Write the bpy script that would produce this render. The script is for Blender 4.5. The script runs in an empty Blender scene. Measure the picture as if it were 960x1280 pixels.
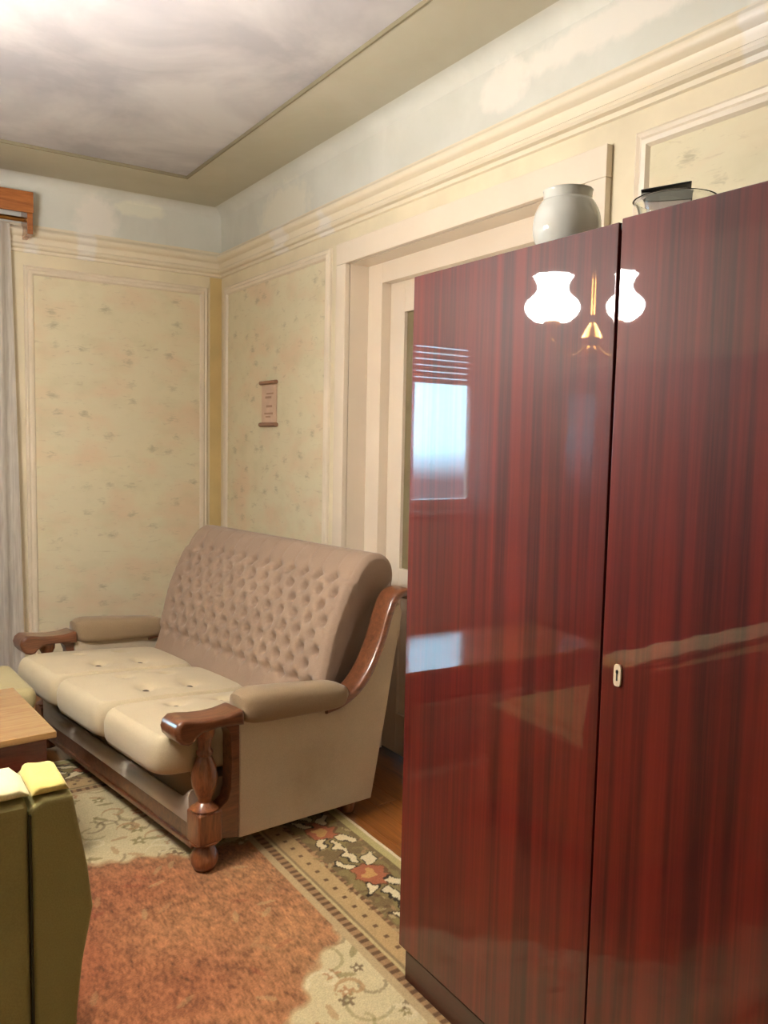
import bpy, bmesh, math, random
import numpy as np
from mathutils import Vector, Matrix
random.seed(7)
rng = np.random.default_rng(7)
PI = math.pi
sc = bpy.context.scene
COL = sc.collection

# ------------------------------------------------------------------ camera
CAM_H = 1.4414
cam_data = bpy.data.cameras.new('camera')
cam = bpy.data.objects.new('camera', cam_data)
COL.objects.link(cam)
cam_data.sensor_fit = 'VERTICAL'
cam_data.sensor_height = 36.0
cam_data.lens = 1030.17 * 36.0 / 1280.0
cam_data.clip_start = 0.02
yaw, pitch, roll = 0.579208, -0.0857951, 0.0206032
f_ = Vector((math.sin(yaw) * math.cos(pitch), math.cos(yaw) * math.cos(pitch), math.sin(pitch)))
r_ = Vector((math.cos(yaw), -math.sin(yaw), 0))
u_ = r_.cross(f_)
r2 = r_ * math.cos(roll) + u_ * math.sin(roll)
u2 = -r_ * math.sin(roll) + u_ * math.cos(roll)
cam.matrix_world = Matrix(((r2.x, u2.x, -f_.x, 0), (r2.y, u2.y, -f_.y, 0), (r2.z, u2.z, -f_.z, CAM_H), (0, 0, 0, 1)))
sc.camera = cam

# ------------------------------------------------------------------ view, world
sc.view_settings.view_transform = 'Standard'
sc.view_settings.look = 'None'
sc.view_settings.gamma = 1.0
sc.view_settings.use_curve_mapping = False
sc.view_settings.exposure = 1.50
SHADE_EMIT = 62.0        # the two lit glass shades of the chandelier
SKY = 9.0               # daylight outside the window

world = bpy.data.worlds.new('sky')
sc.world = world
world.use_nodes = True
wn = world.node_tree.nodes
wl = world.node_tree.links
wn.clear()
w_out = wn.new('ShaderNodeOutputWorld')
w_bg = wn.new('ShaderNodeBackground')
w_tc = wn.new('ShaderNodeTexCoord')
w_sep = wn.new('ShaderNodeSeparateXYZ')
w_ramp = wn.new('ShaderNodeValToRGB')
wl.new(w_tc.outputs['Generated'], w_sep.inputs[0])
w_mr = wn.new('ShaderNodeMapRange')
w_mr.inputs['From Min'].default_value = -1.0
wl.new(w_sep.outputs['Z'], w_mr.inputs['Value'])
wl.new(w_mr.outputs['Result'], w_ramp.inputs[0])
w_ramp.color_ramp.elements[0].position = 0.478
w_ramp.color_ramp.elements[0].color = (0.07, 0.085, 0.10, 1)
w_ramp.color_ramp.elements[1].position = 0.497
w_ramp.color_ramp.elements[1].color = (0.40, 0.74, 1.0, 1)
w_bg.inputs['Strength'].default_value = SKY
wl.new(w_ramp.outputs[0], w_bg.inputs['Color'])
wl.new(w_bg.outputs[0], w_out.inputs['Surface'])


# ------------------------------------------------------------------ helpers
def srgb(r, g, b):
    def c(v):
        v /= 255.0
        return v / 12.92 if v <= 0.04045 else ((v + 0.055) / 1.055) ** 2.4
    return (c(r), c(g), c(b), 1.0)


class NT:
    """small wrapper for building node materials"""
    def __init__(self, name):
        self.m = bpy.data.materials.new(name)
        self.m.use_nodes = True
        self.t = self.m.node_tree
        self.b = self.t.nodes['Principled BSDF']
        self.out = self.t.nodes['Material Output']

    def n(self, kind, **kw):
        nd = self.t.nodes.new(kind)
        for k, v in kw.items():
            setattr(nd, k, v)
        return nd

    def l(self, a, b):
        self.t.links.new(a, b)

    def coords(self, scale=(1, 1, 1), src='Object', loc=(0, 0, 0), rot=(0, 0, 0)):
        tc = self.n('ShaderNodeTexCoord')
        mp = self.n('ShaderNodeMapping')
        mp.inputs['Scale'].default_value = scale
        mp.inputs['Location'].default_value = loc
        mp.inputs['Rotation'].default_value = rot
        self.l(tc.outputs[src], mp.inputs[0])
        return mp.outputs[0]

    def noise(self, vec, scale, detail=4, rough=0.55, dist=0.0):
        nd = self.n('ShaderNodeTexNoise')
        nd.inputs['Scale'].default_value = scale
        nd.inputs['Detail'].default_value = detail
        nd.inputs['Roughness'].default_value = rough
        nd.inputs['Distortion'].default_value = dist
        self.l(vec, nd.inputs['Vector'])
        return nd.outputs['Fac']

    def ramp(self, fac, stops):
        nd = self.n('ShaderNodeValToRGB')
        els = nd.color_ramp.elements
        while len(els) < len(stops):
            els.new(0.5)
        for e, (p, c) in zip(els, stops):
            e.position = p
            e.color = c if len(c) == 4 else (*c, 1)
        self.l(fac, nd.inputs[0])
        return nd.outputs[0]

    def mix(self, fac, a, b, blend='MIX'):
        nd = self.n('ShaderNodeMix', data_type='RGBA', blend_type=blend)
        for sock, v in ((nd.inputs[0], fac), (nd.inputs[6], a), (nd.inputs[7], b)):
            if hasattr(v, 'is_linked') or hasattr(v, 'node'):
                self.l(v, sock)
            else:
                sock.default_value = v
        return nd.outputs[2]

    def bump(self, h, strength=0.2, dist=0.01):
        nd = self.n('ShaderNodeBump')
        nd.inputs['Strength'].default_value = strength
        nd.inputs['Distance'].default_value = dist
        self.l(h, nd.inputs['Height'])
        self.l(nd.outputs[0], self.b.inputs['Normal'])

    def set(self, **kw):
        names = dict(rough='Roughness', metal='Metallic', coat='Coat Weight', coat_rough='Coat Roughness',
                     spec='Specular IOR Level', ior='IOR', trans='Transmission Weight', sheen='Sheen Weight',
                     sheen_rough='Sheen Roughness', alpha='Alpha', emit='Emission Strength')
        for k, v in kw.items():
            self.b.inputs[names[k]].default_value = v
        return self

    def base(self, v):
        if hasattr(v, 'node'):
            self.l(v, self.b.inputs['Base Color'])
        else:
            self.b.inputs['Base Color'].default_value = v


class MB:
    """collects shapes into ONE mesh"""
    def __init__(self):
        self.bm = bmesh.new()
        self.flat = False

    def _add(self, verts, faces):
        vs = [self.bm.verts.new(v) for v in verts]
        for f in faces:
            try:
                self.bm.faces.new([vs[i] for i in f])
            except ValueError:
                pass
        return vs

    def box(self, x0, x1, y0, y1, z0, z1, bevel=0.0, seg=2, rot=None, piv=None):
        vs = self._add([(x0, y0, z0), (x1, y0, z0), (x1, y1, z0), (x0, y1, z0),
                        (x0, y0, z1), (x1, y0, z1), (x1, y1, z1), (x0, y1, z1)],
                       [(0, 3, 2, 1), (4, 5, 6, 7), (0, 1, 5, 4), (1, 2, 6, 5), (2, 3, 7, 6), (3, 0, 4, 7)])
        self.flat = True
        if bevel > 0:
            es = list({e for v in vs for e in v.link_edges})
            r = bmesh.ops.bevel(self.bm, geom=es, offset=bevel, segments=seg, profile=0.5, affect='EDGES')
            vs = list({v for f in r['faces'] for v in f.verts} | {v for v in vs if v.is_valid})
        if rot is not None:
            c = Vector(piv) if piv else Vector(((x0 + x1) / 2, (y0 + y1) / 2, (z0 + z1) / 2))
            for v in vs:
                v.co = rot @ (v.co - c) + c
        return self

    def prism(self, pts, lo, hi, axis='y', bevel=0.0, seg=2):
        """closed outline of (a, b) points extruded from lo to hi along an axis;
        axis y: (x, z) outline; axis x: (y, z); axis z: (x, y)"""
        def mk(a, b, t):
            return {'y': (a, t, b), 'x': (t, a, b), 'z': (a, b, t)}[axis]
        n = len(pts)
        self.flat = True
        vs = self._add([mk(a, b, lo) for a, b in pts] + [mk(a, b, hi) for a, b in pts],
                       [tuple(range(n)), tuple(range(2 * n - 1, n - 1, -1))] +
                       [(i, i + n, (i + 1) % n + n, (i + 1) % n) for i in range(n)])
        bmesh.ops.recalc_face_normals(self.bm, faces=list({f for v in vs for f in v.link_faces}))
        if bevel > 0:
            caps = [f for f in {f for v in vs for f in v.link_faces} if len(f.verts) == n]
            es = list({e for f in caps for e in f.edges})
            bmesh.ops.bevel(self.bm, geom=es, offset=bevel, segments=seg, profile=0.5, affect='EDGES')
        return self

    def lathe(self, prof, c=(0, 0, 0), n=24, cap=True):
        rows = []
        for r, z in prof:
            rows.append([self.bm.verts.new((c[0] + r * math.cos(2 * PI * k / n), c[1] + r * math.sin(2 * PI * k / n), c[2] + z)) for k in range(n)])
        for a, b in zip(rows, rows[1:]):
            for k in range(n):
                self.bm.faces.new((a[k], a[(k + 1) % n], b[(k + 1) % n], b[k]))
        if cap:
            self.bm.faces.new(list(reversed(rows[0])))
            self.bm.faces.new(rows[-1])
        return self

    def loft(self, rings, closed=True, cap=True):
        rows = [[self.bm.verts.new(p) for p in ring] for ring in rings]
        n = len(rows[0])
        for a, b in zip(rows, rows[1:]):
            for k in range(n if closed else n - 1):
                self.bm.faces.new((a[k], a[(k + 1) % n], b[(k + 1) % n], b[k]))
        if cap and closed:
            self.bm.faces.new(list(reversed(rows[0])))
            self.bm.faces.new(rows[-1])
        return self

    def tube(self, pts, r, n=10):
        pts = [Vector(p) for p in pts]
        rr = r if isinstance(r, (list, tuple)) else [r] * len(pts)
        rings = []
        up = Vector((0, 0, 1))
        for i, p in enumerate(pts):
            t = (pts[min(i + 1, len(pts) - 1)] - pts[max(i - 1, 0)]).normalized()
            a = t.cross(up if abs(t.z) < 0.95 else Vector((1, 0, 0))).normalized()
            b = t.cross(a)
            rings.append([p + (a * math.cos(2 * PI * k / n) + b * math.sin(2 * PI * k / n)) * rr[i] for k in range(n)])
        return self.loft(rings)

    def grid(self, P):
        """P: array (m, n, 3) of points"""
        m, n = P.shape[:2]
        rows = [[self.bm.verts.new(P[i, j]) for j in range(n)] for i in range(m)]
        for i in range(m - 1):
            for j in range(n - 1):
                self.bm.faces.new((rows[i][j], rows[i][j + 1], rows[i + 1][j + 1], rows[i + 1][j]))
        return self

    def build(self, name, mat, parent=None, smooth=True, angle=40, recalc=True, loc=None, kind=None):
        if recalc:
            bmesh.ops.recalc_face_normals(self.bm, faces=self.bm.faces[:])
        me = bpy.data.meshes.new(name)
        self.bm.to_mesh(me)
        self.bm.free()
        me.materials.append(mat)
        if smooth:
            for p in me.polygons:
                p.use_smooth = True
            try:
                me.set_sharp_from_angle(angle=math.radians(angle))
            except Exception:
                pass
        o = bpy.data.objects.new(name, me)
        COL.objects.link(o)
        if parent is not None:
            o.parent = parent
        if loc:
            o.location = loc
        if kind:
            o['kind'] = kind
        if self.flat and smooth:
            wm = o.modifiers.new('weighted_normals', 'WEIGHTED_NORMAL')
            wm.keep_sharp = True
        return o


def dup(o, parent, loc=(0, 0, 0), rot=None):
    c = o.copy()
    COL.objects.link(c)
    c.parent = parent
    c.location = loc
    if rot:
        c.rotation_euler = rot
    return c


def tag(o, label, cat, group=None):
    o['label'] = label
    o['category'] = cat
    if group:
        o['group'] = group
    return o


def thing(name, label, cat, loc=(0, 0, 0), rz=0.0, group=None):
    o = bpy.data.objects.new(name, None)
    o.empty_display_size = 0.1
    COL.objects.link(o)
    o.location = loc
    o.rotation_euler = (0, 0, rz)
    return tag(o, label, cat, group)


def catmull(pts, n=8):
    pts = [np.array(p, float) for p in pts]
    P = [2 * pts[0] - pts[1]] + pts + [2 * pts[-1] - pts[-2]]
    out = []
    for i in range(1, len(P) - 2):
        for k in range(n):
            t = k / n
            a, b, c, d = P[i - 1:i + 3]
            out.append(0.5 * ((2 * b) + (c - a) * t + (2 * a - 5 * b + 4 * c - d) * t * t + (3 * b - a - 3 * c + d) * t ** 3))
    out.append(P[-2])
    return [tuple(o) for o in out]


# ------------------------------------------------------------------ materials
def mat_plain(name, col, rough=0.5, var=0.06, scale=6, bump=0.0, coat=0.0, coat_rough=0.1, metal=0.0, spec=0.5):
    t = NT(name)
    v = t.coords()
    nz = t.noise(v, scale, 5)
    dark = tuple(c * (1 - var * 2) for c in col[:3]) + (1,)
    lite = tuple(min(1, c * (1 + var)) for c in col[:3]) + (1,)
    t.base(t.ramp(nz, [(0.3, dark), (0.7, lite)]))
    t.set(rough=rough, coat=coat, coat_rough=coat_rough, metal=metal, spec=spec)
    if bump:
        t.bump(t.noise(v, scale * 12, 3), bump, 0.004)
    return t.m


def mat_fabric(name, col, var=0.12, weave=420, rough=0.9, sheen=0.25, stains=None):
    t = NT(name)
    v = t.coords()
    big = t.noise(v, 5, 4)
    c = t.ramp(big, [(0.25, tuple(x * (1 - var) for x in col[:3])), (0.75, tuple(min(1, x * (1 + var * .5)) for x in col[:3]))])
    fine = t.noise(v, weave, 2)
    c = t.mix(0.35, c, t.ramp(fine, [(0.3, tuple(x * .72 for x in col[:3])), (0.7, tuple(min(1, x * 1.15) for x in col[:3]))]))
    if stains:
        for (loc, rad, sc_col, amt) in stains:
            mp = t.coords()
            vm = t.n('ShaderNodeVectorMath', operation='DISTANCE')
            vm.inputs[1].default_value = loc
            t.l(mp, vm.inputs[0])
            ad = t.n('ShaderNodeMath', operation='MULTIPLY_ADD')
            t.l(t.noise(mp, 14, 4), ad.inputs[0])
            ad.inputs[1].default_value = rad * 0.9
            t.l(vm.outputs['Value'], ad.inputs[2])
            k = t.ramp(ad.outputs[0], [(rad * 0.55, (amt, amt, amt)), (rad * 1.35, (0, 0, 0))])
            c = t.mix(k, c, sc_col)
    t.base(c)
    t.set(rough=rough, sheen=sheen, sheen_rough=0.4, spec=0.2)
    t.bump(fine, 0.25, 0.002)
    return t.m


def mat_wood(name, dark, lite, axis=(1, 30, 30), rough=0.35, coat=0.3, coat_rough=0.15, scale=1.5, loc=(0, 0, 0)):
    t = NT(name)
    v = t.coords(axis, loc=loc)
    a = t.noise(v, scale, 6, 0.6, 0.6)
    b = t.noise(v, scale * 5, 3, 0.5)
    c = t.ramp(a, [(0.25, dark), (0.5, tuple((d + l) / 2 for d, l in zip(dark, lite))), (0.78, lite)])
    c = t.mix(0.3, c, t.ramp(b, [(0.3, dark), (0.7, lite)]))
    t.base(c)
    t.set(rough=rough, coat=coat, coat_rough=coat_rough)
    return t.m


def mat_wallpaper(name, along):
    """cream paper with faint grey-green sprigs and blush bands; along = the wall's horizontal axis"""
    t = NT(name)
    flat = (1, 0, 0) if along == 'x' else (0, 1, 0)
    ax = 0 if along == 'x' else 1
    def sc3(h, z):
        s = [0, 0, z]
        s[ax] = h
        return tuple(s)
    base = srgb(224, 214, 182)
    blush = t.noise(t.coords(sc3(3.2, 5.5)), 1.0, 3, 0.5)
    c = t.mix(t.ramp(blush, [(0.46, (0, 0, 0)), (0.66, (.75, .75, .75))]), base, srgb(226, 200, 168))
    cloudy = t.noise(t.coords(sc3(6, 9), loc=(3, 1, 4)), 1.0, 4)
    c = t.mix(t.ramp(cloudy, [(0.5, (0, 0, 0)), (0.75, (.45, .45, .45))]), c, srgb(205, 196, 160))
    # sprigs: short bent strokes in an offset lattice
    v = t.coords(sc3(7.5, 10.5))
    vo = t.n('ShaderNodeTexVoronoi', feature='F1', distance='EUCLIDEAN')
    vo.inputs['Scale'].default_value = 1.0
    vo.inputs['Randomness'].default_value = 0.55
    wob = t.n('ShaderNodeMixRGB')
    t.l(v, vo.inputs['Vector'])
    t.t.nodes.remove(wob)
    d = t.n('ShaderNodeMath', operation='MULTIPLY_ADD')
    t.l(t.noise(t.coords(sc3(22, 70)), 1.0, 3, 0.6, 1.2), d.inputs[0])
    d.inputs[1].default_value = 0.85
    t.l(vo.outputs['Distance'], d.inputs[2])
    k = t.ramp(d.outputs[0], [(0.42, (.6, .6, .6)), (0.68, (0, 0, 0))])
    c = t.mix(k, c, srgb(168, 158, 128))
    st = t.noise(t.coords(sc3(14, 60), loc=(7, 2, 9)), 1.0, 4, 0.6, 0.8)
    c = t.mix(t.ramp(st, [(0.60, (0, 0, 0)), (0.72, (.4, .4, .4))]), c, srgb(180, 160, 132))
    t.base(c)
    t.set(rough=0.72, spec=0.3)
    t.bump(st, 0.15, 0.003)
    return t.m


def mat_patched(name, col, col2, patches, rough=0.6, spec=0.4, nscale=2.2, amt=0.6):
    """painted plaster with whitish repair patches at given world places (centre, radii)"""
    t = NT(name)
    v = t.coords()
    n1 = t.noise(v, nscale, 5, 0.6, 0.4)
    c = t.mix(t.ramp(n1, [(0.42, (0, 0, 0)), (0.66, (amt, amt, amt))]), col, col2)
    for (ctr, rad, pc) in patches:
        tc = t.coords(tuple(1 / r for r in rad), loc=tuple(-a / r for a, r in zip(ctr, rad)))
        ln = t.n('ShaderNodeVectorMath', operation='LENGTH')
        t.l(tc, ln.inputs[0])
        ad = t.n('ShaderNodeMath', operation='MULTIPLY_ADD')
        t.l(t.noise(v, 16, 4, 0.6), ad.inputs[0])
        ad.inputs[1].default_value = 0.9
        t.l(ln.outputs['Value'], ad.inputs[2])
        k = t.ramp(ad.outputs[0], [(0.95, (.85, .85, .85)), (1.25, (0, 0, 0))]) if True else None
        # ramp positions stop at 1, so halve the value first
        t.t.nodes.remove(k.node)
        hv = t.n('ShaderNodeMath', operation='MULTIPLY')
        hv.inputs[1].default_value = 0.5
        t.l(ad.outputs[0], hv.inputs[0])
        k = t.ramp(hv.outputs[0], [(0.56, (.8, .8, .8)), (0.74, (0, 0, 0))])
        c = t.mix(k, c, pc)
    t.base(c)
    t.set(rough=rough, spec=spec)
    t.bump(t.noise(v, 30, 4), 0.06, 0.004)
    return t.m


M = {}
CREAM = srgb(224, 212, 176)
M['paper_x'] = mat_wallpaper('wallpaper_back', 'x')
M['paper_y'] = mat_wallpaper('wallpaper_side', 'y')
WHITEP = srgb(232, 226, 216)
M['frieze'] = mat_patched('frieze_paint', srgb(206, 206, 196), srgb(222, 222, 213), [
    ((1.20, 4.8, 2.62), (.13, .4, .16), WHITEP), ((1.45, 4.8, 2.72), (.16, .4, .05), srgb(226, 224, 206)),
    ((1.933, 3.95, 2.62), (.4, .32, .14), srgb(226, 222, 206)),
    ((1.933, 1.75, 2.68), (.4, .55, .06), WHITEP), ((1.933, 2.25, 2.66), (.4, .14, .09), WHITEP),
    ((1.933, 1.29, 2.6), (.4, .045, .3), WHITEP)])
M['cornice'] = mat_patched('cornice_paint', srgb(226, 213, 186), srgb(230, 219, 196), [
    ((1.933, 1.29, 2.45), (.4, .045, .3), WHITEP), ((1.933, 3.95, 2.45), (.4, .09, .3), WHITEP),
    ((1.933, 3.48, 2.40), (.4, .08, .12), WHITEP),
    ((1.14, 4.8, 2.5), (.06, .4, .2), WHITEP), ((0.86, 4.8, 2.35), (.05, .4, .14), WHITEP)], rough=0.4)
M['wall_band'] = mat_plain('wall_band_paint', srgb(226, 213, 182), rough=0.6, var=0.05, scale=4)
M['moulding'] = mat_plain('moulding_paint', srgb(228, 214, 190), rough=0.35, var=0.04, scale=5)
M['strip'] = mat_plain('ochre_corner_paint', srgb(214, 188, 130), rough=0.6, var=0.05, scale=5)
M['gloss'] = mat_plain('cream_gloss_paint', srgb(233, 218, 196), rough=0.18, var=0.025, scale=3, coat=0.3, coat_rough=0.08)
M['ceil_band'] = mat_patched('ceiling_border_paint', srgb(184, 179, 158), srgb(196, 191, 173), [], rough=0.75, spec=0.2)
M['ceil_in'] = mat_patched('ceiling_cloud_paint', srgb(172, 169, 172), srgb(204, 201, 200), [], rough=0.75, spec=0.2, nscale=1.6, amt=0.95)
M['ceil_line'] = mat_plain('ceiling_step_paint', srgb(140, 130, 104), rough=0.8)
M['plain_wall'] = mat_plain('plain_wall_paint', srgb(214, 203, 172), rough=0.7, var=0.06, scale=3)
M['plank'] = mat_wood('parquet_oak', srgb(92, 52, 22), srgb(168, 106, 50), (30, 1.5, 30), rough=0.3, coat=0.4, coat_rough=0.15)
M['dark'] = mat_plain('dark_void', srgb(26, 20, 16), rough=0.9)
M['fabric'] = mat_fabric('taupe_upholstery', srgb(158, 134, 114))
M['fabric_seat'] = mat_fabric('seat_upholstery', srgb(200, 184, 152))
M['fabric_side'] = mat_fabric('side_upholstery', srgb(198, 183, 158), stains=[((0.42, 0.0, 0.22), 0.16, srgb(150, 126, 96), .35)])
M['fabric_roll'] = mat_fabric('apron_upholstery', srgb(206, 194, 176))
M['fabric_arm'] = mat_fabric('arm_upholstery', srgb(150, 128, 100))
M['button'] = mat_fabric('button_dimple_shade', srgb(70, 50, 40))  # dark tone paints the shade of the tuft dimples onto the buttons
M['sofa_wood'] = mat_wood('sofa_beech', srgb(66, 36, 22), srgb(142, 88, 56), (3, 30, 30), rough=0.28, coat=0.6, coat_rough=0.12)
M['sofa_wood_v'] = mat_wood('sofa_beech_turned', srgb(76, 40, 22), srgb(166, 102, 60), (30, 30, 4), rough=0.28, coat=0.6, coat_rough=0.12)
M['pelmet'] = mat_wood('pelmet_wood', srgb(112, 56, 22), srgb(196, 120, 54), (2, 30, 30), rough=0.25, coat=0.5, coat_rough=0.1)
M['olive'] = mat_fabric('olive_upholstery', srgb(168, 158, 102), var=0.1, weave=300, sheen=0.1)
M['yellow'] = mat_fabric('pale_yellow_fabric', srgb(228, 206, 120), var=0.1, weave=260)
M['ivory_cloth'] = mat_fabric('ivory_fabric', srgb(236, 226, 176), var=0.08, weave=260)
M['seam'] = mat_plain('olive_piping', srgb(62, 56, 28), rough=0.9)
M['table_top'] = mat_wood('table_top_veneer', srgb(150, 108, 62), srgb(198, 156, 100), (3, 40, 30), rough=0.16, coat=0.8, coat_rough=0.05)
M['table_red'] = mat_wood('table_red_wood', srgb(70, 16, 12), srgb(128, 44, 30), (3, 30, 30), rough=0.2, coat=0.6, coat_rough=0.08)
M['stool'] = mat_fabric('stool_upholstery', srgb(176, 162, 118))
M['brass'] = mat_plain('aged_brass', srgb(170, 120, 60), rough=0.3, metal=1.0)
M['bone'] = mat_plain('ivory_plastic', srgb(228, 206, 176), rough=0.3, var=0.03)
M['black'] = mat_plain('black_plastic', srgb(22, 20, 22), rough=0.4)
M['greybox'] = mat_plain('grey_board', srgb(146, 146, 136), rough=0.5, var=0.08)
M['boxpale'] = mat_plain('pale_pink_board', srgb(206, 192, 182), rough=0.6)
M['paper'] = mat_plain('scroll_paper', srgb(214, 184, 158), rough=0.8, var=0.05, scale=18)
M['rod'] = mat_plain('scroll_rod', srgb(150, 112, 88), rough=0.6)
M['ink'] = mat_plain('scroll_ink', srgb(178, 142, 118), rough=0.8)
M['porcelain'] = mat_plain('milk_glass', srgb(214, 214, 204), rough=0.08, var=0.02, coat=0.6, coat_rough=0.03)
M['baseboard'] = mat_plain('baseboard_paint', srgb(196, 172, 130), rough=0.4)


def mat_glass(name, col=(0.95, 0.97, 0.95, 1), rough=0.02, ior=1.45):
    t = NT(name)
    t.base(col)
    t.set(rough=rough, trans=1.0, ior=ior)
    nz = t.noise(t.coords(), 3, 2)
    t.bump(nz, 0.02, 0.002)
    return t.m


M['glass'] = mat_glass('clear_glass')
M['pane'] = mat_plain('dim_door_glass', srgb(128, 116, 84), rough=0.12, var=0.08, coat=0.6, coat_rough=0.05)

# lit lamp glass
t = NT('lit_opal_glass')
t.base(srgb(255, 246, 230))
nz = t.noise(t.coords(), 4, 2)
t.b.inputs['Emission Color'].default_value = (1.0, 0.955, 0.90, 1)
t.l(t.ramp(nz, [(0, (1.0, 0.94, 0.87)), (1, (1.0, 0.97, 0.93))]), t.b.inputs['Emission Color'])
t.set(rough=0.3, emit=SHADE_EMIT)
M['shade'] = t.m

# sheer curtain
t = NT('sheer_net')
v = t.coords((40, 40, 3))
c = t.ramp(t.noise(v, 2, 4), [(0.3, srgb(196, 189, 180)), (0.7, srgb(226, 221, 212))])
t.base(c)
t.set(rough=0.85)
tr = t.n('ShaderNodeBsdfTranslucent')
t.l(c, tr.inputs['Color'])
tp = t.n('ShaderNodeBsdfTransparent')
m1 = t.n('ShaderNodeMixShader')
m1.inputs[0].default_value = 0.3
t.l(t.b.outputs[0], m1.inputs[1])
t.l(tr.outputs[0], m1.inputs[2])
m2 = t.n('ShaderNodeMixShader')
m2.inputs[0].default_value = 0.10
t.l(m1.outputs[0], m2.inputs[1])
t.l(tp.outputs[0], m2.inputs[2])
t.l(m2.outputs[0], t.out.inputs['Surface'])
M['sheer'] = t.m


def mat_mahogany(name, seed):
    """sapele-striped mahogany veneer under thick clear lacquer, grain upright"""
    t = NT(name)
    wide = t.noise(t.coords((1, 9, 0.25), loc=(seed, seed * 2, 0)), 1.0, 4, 0.55, 0.3)
    mid = t.noise(t.coords((1, 24, 0.4), loc=(seed * 3, 1, seed)), 1.0, 3, 0.6, 0.2)
    fine = t.noise(t.coords((1, 130, 2.2), loc=(1, seed, 2)), 1.0, 4, 0.65)
    c = t.ramp(wide, [(0.30, srgb(64, 11, 8)), (0.52, srgb(92, 19, 12)), (0.72, srgb(112, 30, 18))])
    c = t.mix(t.ramp(mid, [(0.40, (0, 0, 0)), (0.60, (.7, .7, .7))]), c, srgb(46, 8, 7))
    c = t.mix(t.ramp(fine, [(0.45, (0, 0, 0)), (0.7, (.3, .3, .3))]), c, srgb(118, 38, 24))
    t.base(c)
    t.set(rough=0.5, coat=1.0, coat_rough=0.02, spec=0.25)
    nd = t.n('ShaderNodeBump')
    nd.inputs['Strength'].default_value = 0.02
    nd.inputs['Distance'].default_value = 0.002
    t.l(t.noise(t.coords((1, 3, 3)), 1.5, 3), nd.inputs['Height'])
    t.l(nd.outputs[0], t.b.inputs['Coat Normal'])
    return t.m


M['mahogany_a'] = mat_mahogany('mahogany_lacquer', 1.3)
M['mahogany_b'] = mat_mahogany('mahogany_lacquer_second', 4.9)
M['mahogany_dark'] = mat_wood('mahogany_plinth', srgb(36, 9, 8), srgb(74, 20, 14), (2, 2, 20), rough=0.3, coat=0.5)

# ------------------------------------------------------------------ room shell
XR, YB, XL, YF = 1.933, 4.80, -2.35, -1.75
ZC = 2.79           # ceiling border height
T = 0.12


def struct(o):
    o['kind'] = 'structure'
    return o


# floor: a slab, with the oak boards the photo shows between rug and wall
fl = struct(MB().box(XL - T, XR + T + .4, YF - T, YB + T, -0.10, -0.012).build('floor', M['plank'], smooth=False))
base_plank = None
kk = 0
for ix in range(5):
    x0 = 1.40 + ix * 0.107
    y = 1.75 - (ix % 2) * 0.3
    while y < YB - 0.01:
        y1 = min(y + 0.6, YB)
        ln = y1 - y
        if base_plank is None:
            base_plank = MB().box(0, 0.1055, 0, 0.5985, -0.012, -0.001, bevel=0.0012, seg=1).build('plank', M['plank'], fl, loc=(x0, y, 0))
        else:
            o = dup(base_plank, fl, (x0, y, random.uniform(-0.0006, 0)))
            o.scale = (1, ln / 0.6, 1)
        y = y1
# rest of the boarding, out of sight below the rug and beyond
MB().box(XL, 1.399, YF, YB, -0.012, -0.001).build('boarding', M['plank'], fl, smooth=False)
MB().box(1.399, XR, YF, 1.44, -0.012, -0.001).build('boarding', M['plank'], fl, smooth=False)

# back wall with window opening
WX0, WX1, WZ0, WZ1 = -1.75, -0.45, 0.95, 2.25
b = MB()
for (x0, x1, z0, z1) in ((XL - T, WX0, -.1, 2.95), (WX1, XR + T, -.1, 2.95), (WX0, WX1, -.1, WZ0), (WX0, WX1, WZ1, 2.95)):
    b.box(x0, x1, YB, YB + 0.35, z0, z1)
wall_back = struct(b.build('wall_back', M['wall_band'], smooth=False))

# right wall with the deep doorway
DY0, DY1, DZ = 1.84, 3.275, 2.235
b = MB()
for (y0, y1, z0, z1) in ((YF - T, DY0, -.1, 2.95), (DY1, YB, -.1, 2.95), (DY0, DY1, DZ, 2.95)):
    b.box(XR, XR + 0.30, y0, y1, z0, z1)
wall_right = struct(b.build('wall_right', M['wall_band'], smooth=False))
wall_left = struct(MB().box(XL - T, XL, YF - T, YB, -.1, 2.95).build('wall_left', M['plain_wall'], smooth=False))
wall_front = struct(MB().box(XL, XR, YF - T, YF, -.1, 2.95).build('wall_front', M['plain_wall'], smooth=False))

# ceiling: border band round a slightly raised inner field, coved into the walls
BX, BY = 1.545, 4.31          # edges of the inner field (right, back)
BXL, BYF = XL + 0.40, YF + 0.40
b = MB()
b.box(BX, XR, YF, YB, ZC, ZC + .16)
b.box(XL, BXL, YF, YB, ZC, ZC + .16)
b.box(BXL, BX, BY, YB, ZC, ZC + .16)
b.box(BXL, BX, YF, BYF, ZC, ZC + .16)
ceil = struct(b.build('ceiling', M['ceil_band'], smooth=False))
MB().box(BXL, BX, BYF, BY, ZC + 0.012, ZC + .15).build('inner_field', M['ceil_in'], ceil, smooth=False)
b = MB()
for (x0, x1, y0, y1) in ((BX - .008, BX, BYF, BY), (BXL, BXL + .008, BYF, BY), (BXL, BX, BY - .008, BY), (BXL, BX, BYF, BYF + .008)):
    b.box(x0, x1, y0, y1, ZC - 0.003, ZC + 0.0125)
b.build('step_bead', M['ceil_line'], ceil, smooth=False)
R_ = 0.07
arc = [(R_ * (1 - math.cos(a)), R_ * (1 - math.sin(a))) for a in np.linspace(0, PI / 2, 9)]   # (out from wall, below ceiling)
cove_out = [(0, 0)] + [(o_, -d_) for o_, d_ in arc]
b = MB().prism([(XR - o_, ZC + d_) for o_, d_ in cove_out], YF, YB, 'y')
b.build('cove', M['frieze'], ceil, angle=60)
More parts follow.
